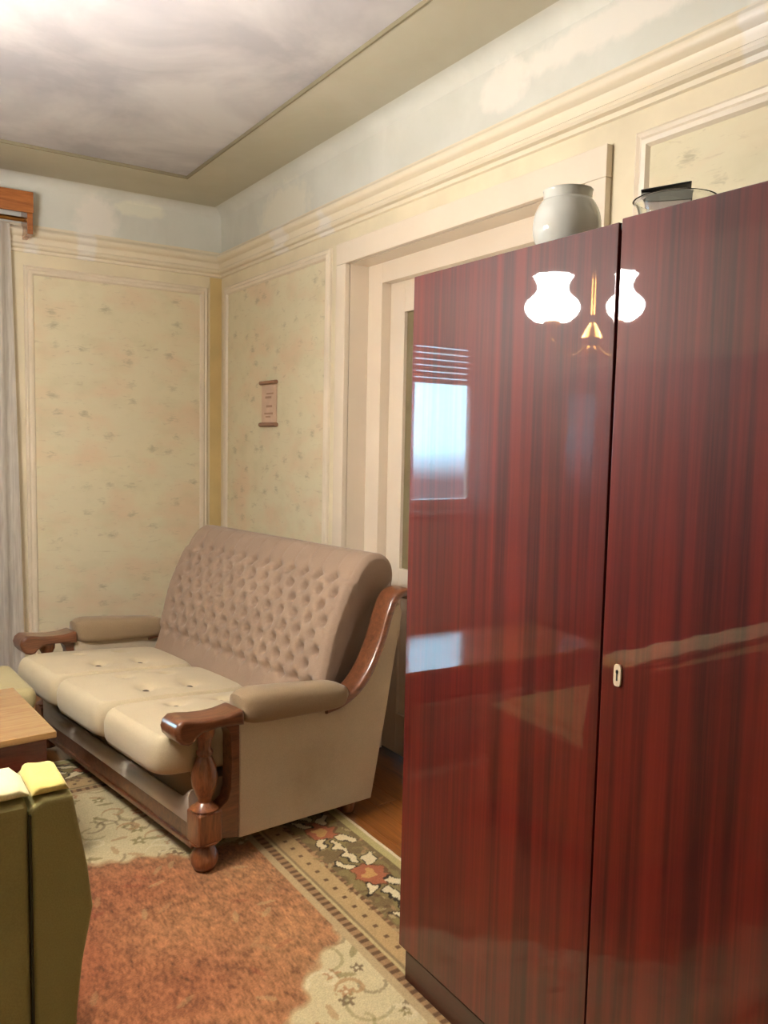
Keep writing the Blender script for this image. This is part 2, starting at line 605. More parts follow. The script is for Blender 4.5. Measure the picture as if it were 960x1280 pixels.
b = MB().prism([(YB - o_, ZC + d_) for o_, d_ in cove_out], XL, XR, 'x')
b.build('cove', M['frieze'], ceil, angle=60)

# frieze above the cornice (paint layer, 4 mm of plaster)
MB().box(WX1 + .2, XR, YB - .004, YB, 2.50, ZC).build('frieze', M['frieze'], wall_back, smooth=False)
MB().box(XL, WX1 + .2, YB - .004, YB, 2.50, ZC).build('frieze', M['frieze'], wall_back, smooth=False)
MB().box(XR - .004, XR, YF, YB, 2.50, ZC).build('frieze', M['frieze'], wall_right, smooth=False)

# cornice profile (out, z): beads and a hollow, running round the two walls
CP = [(0, 2.545), (.010, 2.545), (.014, 2.530), (.040, 2.522), (.050, 2.508), (.050, 2.496), (.042, 2.484), (.026, 2.476),
      (.020, 2.462), (.022, 2.446), (.032, 2.438), (.034, 2.428), (.028, 2.420), (.012, 2.416), (.010, 2.402), (0, 2.398)]


def run_profile(name, prof, mat, axis, lo, hi, wall):
    b = MB()
    if axis == 'y':
        b.prism([(wall - o_, z) for o_, z in prof], lo, hi, 'y')
    else:
        b.prism([(wall - o_, z) for o_, z in prof], lo, hi, 'x')
    return struct(b.build(name, mat, angle=35))


run_profile('trim_1', CP, M['cornice'], 'x', XL, XR, YB)
run_profile('trim_2', CP, M['cornice'], 'y', YF, YB, XR)

# wallpaper panels framed by mouldings
def panel(n, wall, axis, a0, a1, z0, z1, parent, mat):
    """axis x on the back wall, axis y on the right wall; outer edges of the moulding frame"""
    w = 0.05
    prof = [(0, 0), (.010, .002), (.016, .010), (.012, .020), (.018, .030), (.014, .042), (.004, .050), (0, .050)]
    b = MB()
    def pt(a, z, o_):
        return (a, wall - o_, z) if axis == 'x' else (wall - o_, a, z)
    ring = []
    for (o_, i) in prof:
        ring.append([pt(a0 + i, z0 + i, o_), pt(a1 - i, z0 + i, o_), pt(a1 - i, z1 - i, o_), pt(a0 + i, z1 - i, o_)])
    b.loft(ring, closed=True, cap=False)
    fr = struct(b.build('trim_%d' % n, M['moulding'], angle=30))
    b = MB()
    i = 0.048
    if axis == 'x':
        b.box(a0 + i, a1 - i, wall - .003, wall, z0 + i, z1 - i)
    else:
        b.box(wall - .003, wall, a0 + i, a1 - i, z0 + i, z1 - i)
    b.build('wallpaper_panel', mat, parent, smooth=False)
    return fr


panel(3, YB, 'x', 0.82, 1.845, 0.14, 2.335, wall_back, M['paper_x'])
panel(4, XR, 'y', 3.44, 4.735, 0.14, 2.335, wall_right, M['paper_y'])
panel(5, XR, 'y', -0.45, 1.665, 0.14, 2.335, wall_right, M['paper_y'])
# ochre strip left in the corner between the two panels
MB().box(1.860, XR, YB - .003, YB, 0.14, 2.395).build('corner_strip', M['strip'], wall_back, smooth=False)
struct(MB().box(XL, XR, YB - .018, YB, 0, .10, bevel=.004).build('baseboard_back', M['baseboard']))
struct(MB().box(XR - .018, XR, DY1 + .1, YB - .018, 0, .10, bevel=.004).build('baseboard_right', M['baseboard']))

# ------------------------------------------------------------------ door_1: deep-set double door, painted cream
d = bpy.data.objects.new('door_1', None)
COL.objects.link(d)
d.location = (XR, (DY0 + DY1) / 2, 0)
d['kind'] = 'structure'
def dbox(name, mat, x0, x1, y0, y1, z0, z1, bevel=.003):
    o = MB().box(x0 - XR, x1 - XR, y0 - d.location.y, y1 - d.location.y, z0, z1, bevel=bevel).build(name, mat, d)
    return o
# architrave: two uprights and head
AW = 0.085
for (y0, y1) in ((DY1, DY1 + AW), (DY0 - AW, DY0)):
    dbox('architrave', M['gloss'], XR - .026, XR + .0, y0, y1, 0, DZ, .004)
dbox('architrave', M['gloss'], XR - .026, XR, DY0 - AW, DY1 + AW, DZ, DZ + .095, .004)
# reveal lining
dbox('jamb', M['gloss'], XR, XR + .099, DY1 - .002, DY1 + .045, 0, DZ + .04, 0)
dbox('jamb', M['gloss'], XR, XR + .099, DY0 - .045, DY0 + .002, 0, DZ + .04, 0)
dbox('head_lining', M['gloss'], XR, XR + .099, DY0, DY1, DZ - .002, DZ + .04, 0)
# frame with a second step
FX = XR + .099
for (y0, y1) in ((DY1 - .115, DY1 + .045), (DY0 - .045, DY0 + .115)):
    dbox('door_frame', M['gloss'], FX, FX + .05, y0, y1, 0, DZ + .04, .003)
dbox('door_frame', M['gloss'], FX, FX + .05, DY0 + .115, DY1 - .115, DZ - .09, DZ + .04, .003)
LX = FX + .05
ymid = (DY0 + DY1) / 2
for (ya, yb) in ((ymid + .002, DY1 - .1), (DY0 + .1, ymid - .002)):
    leaf = bpy.data.objects.new('door_leaf', None)
    COL.objects.link(leaf)
    leaf.parent = d
    leaf.location = (LX - XR, 0, 0)
    oy = d.location.y
    def lb(name, mat, x0, x1, y0, y1, z0, z1, bv=.003):
        return MB().box(x0, x1, y0 - oy, y1 - oy, z0, z1, bevel=bv).build(name, mat, leaf)
    st = .125
    lb('stile', M['gloss'], 0, .04, ya, ya + st, .01, DZ - .086)
    lb('stile', M['gloss'], 0, .04, yb - st, yb, .01, DZ - .086)
    lb('rail', M['gloss'], 0, .04, ya + st, yb - st, DZ - .225, DZ - .086)
    lb('rail', M['gloss'], 0, .04, ya + st, yb - st, .75, .87)
    lb('rail', M['gloss'], 0, .04, ya + st, yb - st, .01, .2)
    lb('panel', M['gloss'], .012, .03, ya + st, yb - st, .2, .75)
    lb('pane', M['pane'], .016, .022, ya + st, yb - st, .87, DZ - .225, 0)
MB().box(XR + .3 - XR, XR + .34 - XR, DY0 - .1 - d.location.y, DY1 + .1 - d.location.y, 0, DZ + .2).build('backing', M['dark'], d, smooth=False)

# ------------------------------------------------------------------ window_1 (beyond the left edge; lights the room)
w = bpy.data.objects.new('window_1', None)
COL.objects.link(w)
w.location = ((WX0 + WX1) / 2, YB + .14, WZ0)
w['kind'] = 'structure'
def wb(name, mat, x0, x1, y0, y1, z0, z1, bv=.003):
    return MB().box(x0 - w.location.x, x1 - w.location.x, y0 - w.location.y, y1 - w.location.y, z0 - WZ0, z1 - WZ0, bevel=bv).build(name, mat, w)
wb('window_frame', M['gloss'], WX0, WX0 + .07, YB + .1, YB + .16, WZ0, WZ1)
wb('window_frame', M['gloss'], WX1 - .07, WX1, YB + .1, YB + .16, WZ0, WZ1)
wb('window_frame', M['gloss'], WX0, WX1, YB + .1, YB + .16, WZ0, WZ0 + .07)
wb('window_frame', M['gloss'], WX0, WX1, YB + .1, YB + .16, WZ1 - .07, WZ1)
wb('mullion', M['gloss'], -1.63, -1.57, YB + .1, YB + .16, WZ0, WZ1)
wb('window_sill', M['gloss'], WX0 - .04, WX1 + .04, YB - .08, YB + .12, WZ0 - .035, WZ0)
wb('pane', M['glass'], WX0 + .07, WX1 - .07, YB + .128, YB + .132, WZ0 + .07, WZ1 - .07, 0)
# outside roller shutter lowered part-way: individual slats
sl = None
for k in range(8):
    z = WZ1 - .035 - k * .045
    if sl is None:
        sl = wb('shutter_slat', M['gloss'], WX0 + .02, WX1 - .02, YB + .22, YB + .232, z - .02, z + .02, .004)
    else:
        o = dup(sl, w, (0, 0, -k * .045))

# ------------------------------------------------------------------ pelmet and net curtains
p = thing('curtain_pelmet', 'brown wooden curtain pelmet box high on the back wall beside the ceiling border', 'pelmet', (0, YB, 2.46))
PX0, PX1 = -2.2, 0.84
MB().box(PX0, PX1, -.205, -.18, .10, .205, bevel=.006).build('front_board', M['pelmet'], p)
MB().box(PX1 - .028, PX1, -.18, -.006, .0, .205, bevel=.004).build('end_board', M['pelmet'], p)
MB().box(PX0, PX0 + .028, -.18, -.006, .0, .205, bevel=.004).build('end_board', M['pelmet'], p)
MB().box(PX0 + .028, PX1 - .028, -.18, -.006, .187, .205).build('top_board', M['pelmet'], p, smooth=False)
MB().tube([(PX0 + .03, -.10, .085), (PX1 - .03, -.10, .085)], .012).build('curtain_rod', M['brass'], p)


def curtain(x0, x1, label, ph):
    n = int((x1 - x0) / .012)
    xs = np.linspace(0, 1, n)
    zs = np.linspace(0.03, 2.52, 40)
    P = np.zeros((40, n, 3))
    for i, z in enumerate(zs):
        k = (z - .03) / 2.49
        flare = 1 + 0.02 * (1 - k)
        amp = .022 * (0.55 + .45 * (1 - k))
        X = x0 + (x1 - x0) * (xs * flare if ph > 0 else xs)
        P[i, :, 0] = X
        P[i, :, 1] = 4.700 + amp * np.sin(X * 78 + ph + .6 * np.sin(z * 1.3)) + .008 * np.sin(X * 31 + z)
        P[i, :, 2] = z
    o = MB().grid(P).build('net_curtain', M['sheer'], angle=180)
    return tag(o, label, 'curtain')


curtain(-0.90, 0.745, 'pale grey net curtain hanging at the left edge in front of the wallpapered wall', 1.0)
curtain(-2.15, -1.43, 'pale grey net curtain on the far side of the window gap', -1.0)

# ------------------------------------------------------------------ chandelier (its lit shades mirror in the wardrobe)
LA, LB = Vector((.067, 2.39)), Vector((-.150, 2.165))
LC = (LA + LB) / 2
ch = thing('chandelier', 'brass ceiling lamp with two lit white tulip shades, mirrored in the wardrobe door', 'ceiling lamp', (LC.x, LC.y, ZC + .035))
ZL = 1.925 - (ZC + .035)
MB().lathe([(.006, 0), (.055, -.004), (.06, -.02), (.02, -.05), (.008, -.055)], n=20).build('canopy', M['brass'], ch)
MB().tube([(0, 0, -.05), (0, 0, ZL + .02)], .008).build('rod', M['brass'], ch)
MB().lathe([(.005, -.11), (.018, -.10), (.03, -.07), (.02, -.04), (.045, -.01), (.03, .02), (.012, .05)], (0, 0, ZL - .06), 20).build('body', M['brass'], ch)
for q in (LA, LB):
    dx, dy = q.x - LC.x, q.y - LC.y
    pts = [(dx * k, dy * k, ZL - .07 - .07 * math.sin(PI * k)) for k in np.linspace(0, 1, 9)] + [(dx, dy, ZL - .02)]
    arm = MB().tube(pts, .008, 8).build('arm', M['brass'], ch)
    MB().lathe([(.005, -.03), (.03, -.02), (.035, 0), (.01, .01)], (dx, dy, ZL - .005), 16).build('lamp_holder', M['brass'], arm)
    pr = catmull([(.070, 0), (.096, .022), (.107, .05), (.098, .075), (.070, .10), (.058, .125), (.062, .15), (.074, .172)], 4)
    n = 32
    rings = []
    for (r, z) in pr:
        ruff = .006 * max(0, (z - .12) / .05)
        rings.append([(dx + (r + ruff * math.cos(8 * a)) * math.cos(a), dy + (r + ruff * math.cos(8 * a)) * math.sin(a), ZL + z) for a in np.linspace(0, 2 * PI, n, endpoint=False)])
    b = MB().loft(rings, cap=False)
    b.build('lamp_shade', M['shade'], ch, angle=180)

# ------------------------------------------------------------------ rug
RX0, RX1, RY0, RY1 = -0.95, 1.565, 0.75, 3.72
rt = 0.0100
rug_z = 0.0088


def rug_colours(X, Y):
    """pattern of the carpet in its own plane: red medallion, cream ground with sprigs, guard stripes, flowered border"""
    h = lambda r, g, b_: np.array(srgb(r, g, b_)[:3])
    cream, dcream, terra, red, brown, olive, tan, pale = h(214, 198, 154), h(196, 176, 128), h(180, 128, 86), h(138, 62, 42), h(104, 74, 46), h(142, 126, 78), h(186, 148, 104), h(226, 212, 172)
    C = np.tile(cream, X.shape + (1,))
    def put(mask, col, a=1.0):
        m = np.clip(mask, 0, 1)[..., None] * a
        C[:] = C * (1 - m) + col * m
    wob = lambda s, p: np.sin(X * s + p) * np.cos(Y * s * 1.3 + p * 2)
    # ---- medallion, polygon in rug plane with scalloped edge
    poly = np.array([(1.185, 2.02), (1.205, 2.3), (1.20, 2.62), (.95, 2.645), (.60, 2.76), (-.2, 2.76), (-.55, 2.2), (-.2, 1.30), (.50, 1.36), (.87, 1.72), (1.12, 1.95)])
    inside = np.zeros(X.shape, bool)
    dist = np.full(X.shape, 9.0)
    xw = X + .012 * np.sin(Y * 70) + .01 * np.sin(Y * 31 + 1)
    yw = Y + .012 * np.sin(X * 66 + 2) + .01 * np.sin(X * 29)
    n = len(poly)
    for i in range(n):
        (xa, ya), (xb, yb) = poly[i], poly[(i + 1) % n]
        cond = ((ya > yw) != (yb > yw)) & (xw < (xb - xa) * (yw - ya) / (yb - ya + 1e-9) + xa)
        inside ^= cond
        tt = np.clip(((xw - xa) * (xb - xa) + (yw - ya) * (yb - ya)) / ((xb - xa) ** 2 + (yb - ya) ** 2), 0, 1)
        dist = np.minimum(dist, np.hypot(xw - xa - tt * (xb - xa), yw - ya - tt * (yb - ya)))
    sd = np.where(inside, dist, -dist)
    # sprigs and scrolls over the cream ground
    g = np.random.default_rng(3)
    y_ax, x_ax = Y[:, 0], X[0, :]
    def window(cx, cy, r):
        i0, i1 = np.searchsorted(y_ax, (cy - r, cy + r))
        j0, j1 = np.searchsorted(x_ax, (cx - r, cx + r))
        return slice(i0, i1), slice(j0, j1)
    def stamp(w_, mask, col, a):
        m_ = (mask * a)[..., None]
        C[w_] = C[w_] * (1 - m_) + col * m_
    for _ in range(1150):
        cx, cy = g.uniform(-.9, 1.25), g.uniform(.8, 3.4)
        k = g.integers(0, 4)
        w_ = window(cx, cy, .08)
        x_, y_ = X[w_] - cx, Y[w_] - cy
        rr = np.hypot(x_, y_)
        th = np.arctan2(y_, x_)
        if k == 0:
            r0 = g.uniform(.014, .028)
            stamp(w_, (rr < r0 * (1 + .35 * np.cos(5 * th))) * 1.0, (brown, terra, olive)[g.integers(0, 3)], .8)
            stamp(w_, (rr < r0 * .35) * 1.0, pale, .9)
        elif k == 1:
            r0 = g.uniform(.03, .06)
            a0 = g.uniform(-PI, PI)
            da = np.abs((th - a0 + PI) % (2 * PI) - PI)
            stamp(w_, ((np.abs(rr - r0) < .005) & (da < 1.9)) * 1.0, (olive, brown)[g.integers(0, 2)], .5)
        elif k == 2:
            a0 = g.uniform(0, PI)
            u, v = x_ * np.cos(a0) + y_ * np.sin(a0), -x_ * np.sin(a0) + y_ * np.cos(a0)
            stamp(w_, ((u / .032) ** 2 + (v / .010) ** 2 < 1) * 1.0, (tan, olive, brown)[g.integers(0, 3)], .7)
        else:
            stamp(w_, ((rr < .05) & (np.abs(rr - .055 * ((th + PI) / (2 * PI))) < .007)) * 1.0, (pale, tan)[g.integers(0, 2)], .85)
    # medallion over it
    streak = .5 + .5 * np.sin(X * 140 + 6 * np.sin(Y * 23)) * np.sin(Y * 95 + 5 * np.sin(X * 31))
    streak2 = g.random(X.shape)
    streak2 = (streak2 + np.roll(streak2, 1, 0) + np.roll(streak2, 2, 0)) / 3
    coarse = np.kron(g.random((X.shape[0] // 5 + 1, X.shape[1] // 4 + 1)), np.ones((5, 4)))[:X.shape[0], :X.shape[1]]
    coarse = sum(np.roll(np.roll(coarse, a, 0), b_, 1) for a in (-1, 0, 1, 2) for b_ in (-1, 0, 1)) / 12
    redness = np.clip((1.10 - X) * 1.6 + .25 * wob(9, 1), 0, 1)[..., None]
    med = terra * (1 - redness * .6) + red * redness * .6
    med = med * (0.92 + .08 * streak[..., None] + 1.05 * (streak2[..., None] - .5) + .5 * (coarse[..., None] - .5))
    m = np.clip((sd + .012) / .024 + .5 * (coarse - .5), 0, 1)[..., None]
    C[:] = C * (1 - m) + med * m
    put(np.clip(1 - np.abs(sd) / .014, 0, 1), tan, .5)
    # paler sprigs in the medallion
    for _ in range(170):
        cx, cy = g.uniform(-.4, 1.15), g.uniform(1.3, 2.7)
        a0 = g.uniform(0, PI)
        w_ = window(cx, cy, .05)
        x_, y_ = X[w_] - cx, Y[w_] - cy
        u, v = x_ * np.cos(a0) + y_ * np.sin(a0), -x_ * np.sin(a0) + y_ * np.cos(a0)
        stamp(w_, (((u / .03) ** 2 + (v / .009) ** 2 < 1) & (sd[w_] > .04)) * 1.0, (tan, red, brown, dcream)[g.integers(0, 4)], .35)
    # ---- borders: distance from rug edge
    e = np.minimum(np.minimum(RX1 - X, X - RX0), np.minimum(RY1 - Y, Y - RY0))
    right = (RX1 - X <= np.minimum(RY1 - Y, Y - RY0)) | (X - RX0 <= np.minimum(RY1 - Y, Y - RY0))
    s = np.where(right, Y, X)
    bd = e < .40
    put((e < .40) * 1.0, h(164, 128, 88))
    tooth = (np.abs(((s / .032) % 1) - .5) * 2)
    put(((e > .345) & (e < .375) & (tooth < .5)) * 1.0, brown, .9)
    put(((e > .372) & (e < .40)) * 1.0, cream, .5)
    put(((e > .325) & (e < .345)) * 1.0, dcream)
    put(((e > .255) & (e < .325)) * 1.0, h(190, 160, 112))
    put((np.hypot(((s / .06) % 1 - .5) * .06, e - .29) < .009) * 1.0, brown, .9)
    put(((e > .325) & (e < .335)) * 1.0, brown, .6)
    put(((e > .240) & (e < .255) & (tooth < .6)) * 1.0, brown, .8)
    # main border
    mb_ = (e < .24) & (e > .045)
    put(mb_ * 1.0, h(126, 104, 68))
    per = .34
    s_w = s + .008 * np.sin(Y * 83 + 9 * X) + .006 * np.sin(X * 131 - 20 * Y)
    q = ((s_w / per) % 1 - .5) * per
    vv = e - .145 + .006 * np.sin(X * 97 + 2) + .005 * np.sin(Y * 119)
    for gx in range(900):
        cx, cy = (g.uniform(1.31, 1.53), g.uniform(.8, 3.4)) if gx % 3 else (g.uniform(-.9, 1.5), g.uniform(3.46, 3.68))
        w_ = window(cx, cy, .03)
        x_, y_ = X[w_] - cx, Y[w_] - cy
        a0 = g.uniform(0, PI)
        u, v = x_ * np.cos(a0) + y_ * np.sin(a0), -x_ * np.sin(a0) + y_ * np.cos(a0)
        stamp(w_, ((u / .016) ** 2 + (v / .007) ** 2 < 1) * 1.0, (brown, tan, olive, dcream)[g.integers(0, 4)], .6)
    put(mb_ & (((q / .15) ** 2 + (vv / .082) ** 2) < 1 + .2 * np.cos(6 * np.arctan2(vv, q))), olive)
    put(mb_ & (((q / .075) ** 2 + (vv / .060) ** 2) < 1 + .15 * np.cos(8 * np.arctan2(vv, q))), h(120, 84, 50))
    put(mb_ & (((q / .065) ** 2 + (vv / .052) ** 2) < 1 + .15 * np.cos(8 * np.arctan2(vv, q))), h(178, 104, 70))
    put(mb_ & (((q / .028) ** 2 + (vv / .025) ** 2) < 1), h(206, 160, 96))
    for sg in (-1, 1):
        for tq, tv, an in ((.085, .045, .6), (.085, -.05, -.6), (.13, .0, 0)):
            a0 = an * sg
            uq, uv = q - sg * tq, vv - tv
            u, v2 = uq * np.cos(a0) + uv * np.sin(a0), -uq * np.sin(a0) + uv * np.cos(a0)
            put(mb_ & ((u / .046) ** 2 + (v2 / .022) ** 2 < 1), h(60, 48, 32))
            put(mb_ & ((u / .040) ** 2 + (v2 / .016) ** 2 < 1), pale)
    put((e < .045) * 1.0, h(190, 176, 120))
    put((e < .012) * 1.0, pale)
    C *= (0.93 + .14 * g.random(X.shape))[..., None]
    return np.clip(C, 0, 1)


nx, ny = 504, 595
xs = np.linspace(RX0, RX1, nx)
ys = np.linspace(RY0, RY1, ny)
XX, YY = np.meshgrid(xs, ys)
cols = rug_colours(XX, YY)
zz = rug_z + .0006 * np.sin(XX * 47) * np.cos(YY * 39)
verts = np.stack([XX, YY, zz], -1).reshape(-1, 3)
idx = np.arange(nx * ny).reshape(ny, nx)
quads = np.stack([idx[:-1, :-1], idx[:-1, 1:], idx[1:, 1:], idx[1:, :-1]], -1).reshape(-1, 4)
# skirt down to the floor so the pile has thickness
rim = np.concatenate([idx[0, :], idx[1:, -1], idx[-1, -2::-1], idx[-2:0:-1, 0]])
low = verts[rim].copy()
low[:, 2] = 0.0
base_i = len(verts)
nv = np.concatenate([verts, low])
sk = [(int(rim[(k + 1) % len(rim)]), int(rim[k]), base_i + k, base_i + (k + 1) % len(rim)) for k in range(len(rim))]
me = bpy.data.meshes.new('patterned_rug')
me.from_pydata(nv.tolist(), [], quads.tolist() + sk)
ca = me.color_attributes.new('weave', 'FLOAT_COLOR', 'POINT')
allc = np.ones((len(nv), 4), np.float32)
allc[:base_i, :3] = cols.reshape(-1, 3)
allc[base_i:, :3] = cols.reshape(-1, 3)[rim]
ca.data.foreach_set('color', allc.ravel())
t = NT('rug_wool')
at = t.n('ShaderNodeVertexColor', layer_name='weave')
fz = t.noise(t.coords(), 260, 2)
t.base(t.mix(0.35, at.outputs['Color'], t.ramp(fz, [(.3, (.35, .35, .35)), (.7, (1, 1, 1))]), 'MULTIPLY'))
t.set(rough=0.95, spec=0.1, sheen=0.15)
t.bump(fz, 0.5, 0.004)
me.materials.append(t.m)
rug = bpy.data.objects.new('patterned_rug', me)
COL.objects.link(rug)
tag(rug, 'oriental patterned wool rug with terracotta medallion and cream flowered border on the floor', 'rug')

# ------------------------------------------------------------------ sofa (local x = depth towards back, y = length, z up)
SL = 1.48
sofa = thing('tufted_sofa', 'beige three-seat sofa with button-tufted back and turned wooden arm posts', 'sofa', (0.946, 2.482, rt), math.radians(9))
W, WV = M['sofa_wood'], M['sofa_wood_v']


def mir(side, y):
    return y if side == 0 else SL - y


for side in (0, 1):
    # turned foot, block, baluster
    pc = (0.022, mir(side, .036), 0)
    post = MB().box(pc[0] - .044, pc[0] + .044, pc[1] - .044, pc[1] + .044, .098, .205, bevel=.008)
    post.lathe([(.02, .092), (.05, .096), (.05, .102)], pc, 20)
    post.lathe([(.045, .204), (.048, .212), (.034, .220), (.022, .232), (.024, .246), (.032, .262), (.042, .290), (.0445, .315), (.040, .345), (.030, .372),
                (.022, .388), (.028, .396), (.028, .404), (.021, .412), (.024, .44), (.034, .462), (.036, .485)], pc, 24)
    post.build('arm_post', WV, sofa, angle=50)
    MB().lathe([(.022, 0), (.036, .006), (.046, .028), (.046, .048), (.036, .07), (.026, .084), (.03, .094)], pc, 24).build('foot', WV, sofa, angle=50)
    # upright framing the side panel, curved into the block below and the arm above
    up = [(.060, .10), (.135, .085), (.138, .30), (.136, .49), (.066, .49), (.092, .47), (.104, .44), (.106, .34), (.104, .26), (.092, .225), (.060, .205)]
    y0, y1 = sorted((mir(side, .004), mir(side, .062)))
    MB().prism(up, y0, y1, 'y', bevel=.004).build('side_upright', W, sofa)
    # hand rest: scrolled wooden front of the arm
    hr = [(-.064, .452), (-.088, .462), (-.106, .482), (-.112, .506), (-.104, .528), (-.086, .541), (-.06, .539), (-.02, .531), (.03, .526), (.08, .526), (.105, .530), (.128, .534),
          (.140, .528), (.142, .52), (.142, .478), (.10, .484), (.04, .488), (-.012, .484), (-.034, .472), (-.046, .458)]
    y0, y1 = sorted((mir(side, -.022), mir(side, .094)))
    MB().prism(hr, y0, y1, 'y', bevel=.014, seg=3).build('hand_rest', W, sofa, angle=50)
    # padded arm
    rings = []
    for k, xk in enumerate(np.linspace(.142, .60, 22)):
        s = k / 21
        fat = (1 - (2 * s - 1) ** 8) * .35 + .65
        cz = .528 - .040 * s - .016 * math.sin(PI * s) * 0
        hz = (.062 - .014 * s) * fat
        hy = .066 * fat
        ring = []
        for a in np.linspace(0, 2 * PI, 28, endpoint=False):
            cy, sy = math.cos(a), math.sin(a)
            pw = .62
            ring.append((xk, mir(side, .036) + hy * math.copysign(abs(cy) ** pw, cy), cz + hz * math.copysign(abs(sy) ** pw, sy)))
        rings.append(ring)
    MB().loft(rings).build('arm_pad', M['fabric_arm'], sofa, angle=60)
    # side panel in fabric
    sp = [(.138, .078), (.735, .050), (.795, .33), (.880, .765), (.862, .800), (.835, .79)] + \
         [(.800, .705), (.752, .600), (.70, .525), (.640, .478), (.56, .452)] + [(.36, .465), (.138, .485)]
    y0, y1 = sorted((mir(side, .006), mir(side, .066)))
    MB().prism(sp, y0, y1, 'y', bevel=.007, seg=3).build('side_panel', M['fabric_side'], sofa, angle=50)
    # S-curved wooden rail rising from the arm to the shoulder of the back
    path = catmull([(.50, .440), (.575, .452), (.655, .490), (.725, .565), (.778, .665), (.815, .765), (.845, .818), (.885, .832), (.925, .812)], 6)
    rings = []
    for i, (x, z) in enumerate(path):
        a = path[max(i - 1, 0)]
        c_ = path[min(i + 1, len(path) - 1)]
        tx, tz = c_[0] - a[0], c_[1] - a[1]
        L_ = math.hypot(tx, tz)
        nx_, nz_ = -tz / L_, tx / L_
        hw, ht = .050, .018
        ring = []
        for aa in np.linspace(0, 2 * PI, 20, endpoint=False):
            cy, sy = math.cos(aa), math.sin(aa)
            oy = hw * math.copysign(abs(cy) ** .55, cy)
            on = ht * math.copysign(abs(sy) ** .55, sy) + .012
            ring.append((x + nx_ * on, mir(side, .036) + oy, z + nz_ * on))
        rings.append(ring)
    MB().loft(rings).build('back_rail', W, sofa, angle=60)
    # rear leg
    MB().lathe([(.018, 0), (.028, .008), (.03, .03), (.024, .05), (.03, .058), (.03, .075)], (.66, mir(side, .06), -.007 if False else 0), 16).build('rear_leg', WV, sofa, angle=50)

# front apron: wooden board with a fabric roll on top that turns up at each end
b = MB().box(.002, .030, .075, SL - .075, .060, .145, bevel=.004)
b.box(-.006, .010, .075, SL - .075, .060, .078, bevel=.003)
b.build('apron', W, sofa)
rings = []
ys_ = np.linspace(.078, SL - .078, 60)
for y in ys_:
    e_ = min(y - .078, SL - .078 - y)
    top = .205 + .058 * math.exp(-(e_ / .055) ** 2)
    ring = [(.032, y, .142), (-.006, y, .142), (-.014, y, .165), (-.014, y, top - .02), (-.006, y, top - .005), (.008, y, top), (.024, y, top - .008), (.032, y, top - .03)]
    rings.append(ring)
MB().loft(rings).build('apron_roll', M['fabric_roll'], sofa, angle=60)
MB().box(.034, .62, .067, SL - .067, .080, .285, bevel=.01).build('seat_base', M['fabric_arm'], sofa)
# seat cushions with four buttons each
CW = (SL - .14) / 3
but_mesh = MB().lathe([(.001, .006), (.008, .0055), (.013, .003), (.0145, 0), (.011, -.003)], n=10)
btn0 = but_mesh.build('button', M['button'], None)
btn_used = False
def put_button(parent, co, nrm):
    global btn_used
    q = Vector((0, 0, 1)).rotation_difference(Vector(nrm)).to_euler()
    if not btn_used:
        btn_used = True
        btn0.parent = parent
        btn0.location = co
        btn0.rotation_euler = q
    else:
        dup(btn0, parent, co, q)


for k in range(3):
    cy = .07 + CW * (k + .5)
    cx, hx, hy = .200, .335, CW / 2 - .003
    z0, z1 = .300, .452
    btn = [(.08, -.10), (.08, .10), (.27, -.10), (.27, .10)]
    N = 44
    us = np.linspace(-1, 1, N)
    rings = []
    def top_z(x, y):
        u, v = x / hx, y / hy
        edge = (1 - abs(u) ** 7) * (1 - abs(v) ** 7)
        z = z1 - .016 + .016 * (1 - u * u) * (1 - v * v) * 1.2 - (.010 * max(0, -u - .3) ** 1.5)
        for bx_, by_ in btn:
            dd = math.hypot(x + cx - (bx_ + .03), y - by_)
            z -= .020 * math.exp(-(dd / .027) ** 2) + .006 * math.exp(-(dd / .06) ** 2)
        return z
    def rim_curve(u):
        return math.copysign(min(1, abs(u)), u)
    # top grid and wrapped sides as one closed loft of concentric superellipse rings
    rings = []
    na = 184
    def ring_at(f, zfun):
        rr = []
        for a in np.linspace(0, 2 * PI, na, endpoint=False):
            c_, s_ = math.cos(a), math.sin(a)
            pw = .20 + .80 * (1 - f) ** 2
            x = hx * f * math.copysign(abs(c_) ** pw, c_)
            y = hy * f * math.copysign(abs(s_) ** pw, s_)
            rr.append((cx + x, cy + y, zfun(x, y) - .095 * x))
        return rr
    R0 = .05
    for f in [.02, .1] + list(np.arange(.14, .90, .018)) + [.90]:
        rings.append(ring_at(f, top_z))
    for f, dz in ((.935, .007), (.965, .018), (.985, .033), (1.0, .055), (1.0, .085), (.99, .108), (.97, .125), (.93, .136), (.6, .138), (.02, .138)):
        rings.append(ring_at(f, lambda x, y, dz=dz: (z1 - .018 - dz) if dz < .13 else z0 + .138 - dz))
    c_o = MB().loft(rings).build('seat_cushion', M['fabric_seat'], sofa, angle=70)
    for bx_, by_ in btn:
        put_button(c_o, (bx_ + .03, cy + by_, top_z(bx_ + .03 - cx, by_) - .095 * (bx_ + .03 - cx) + .0055), (.095, 0, 1))

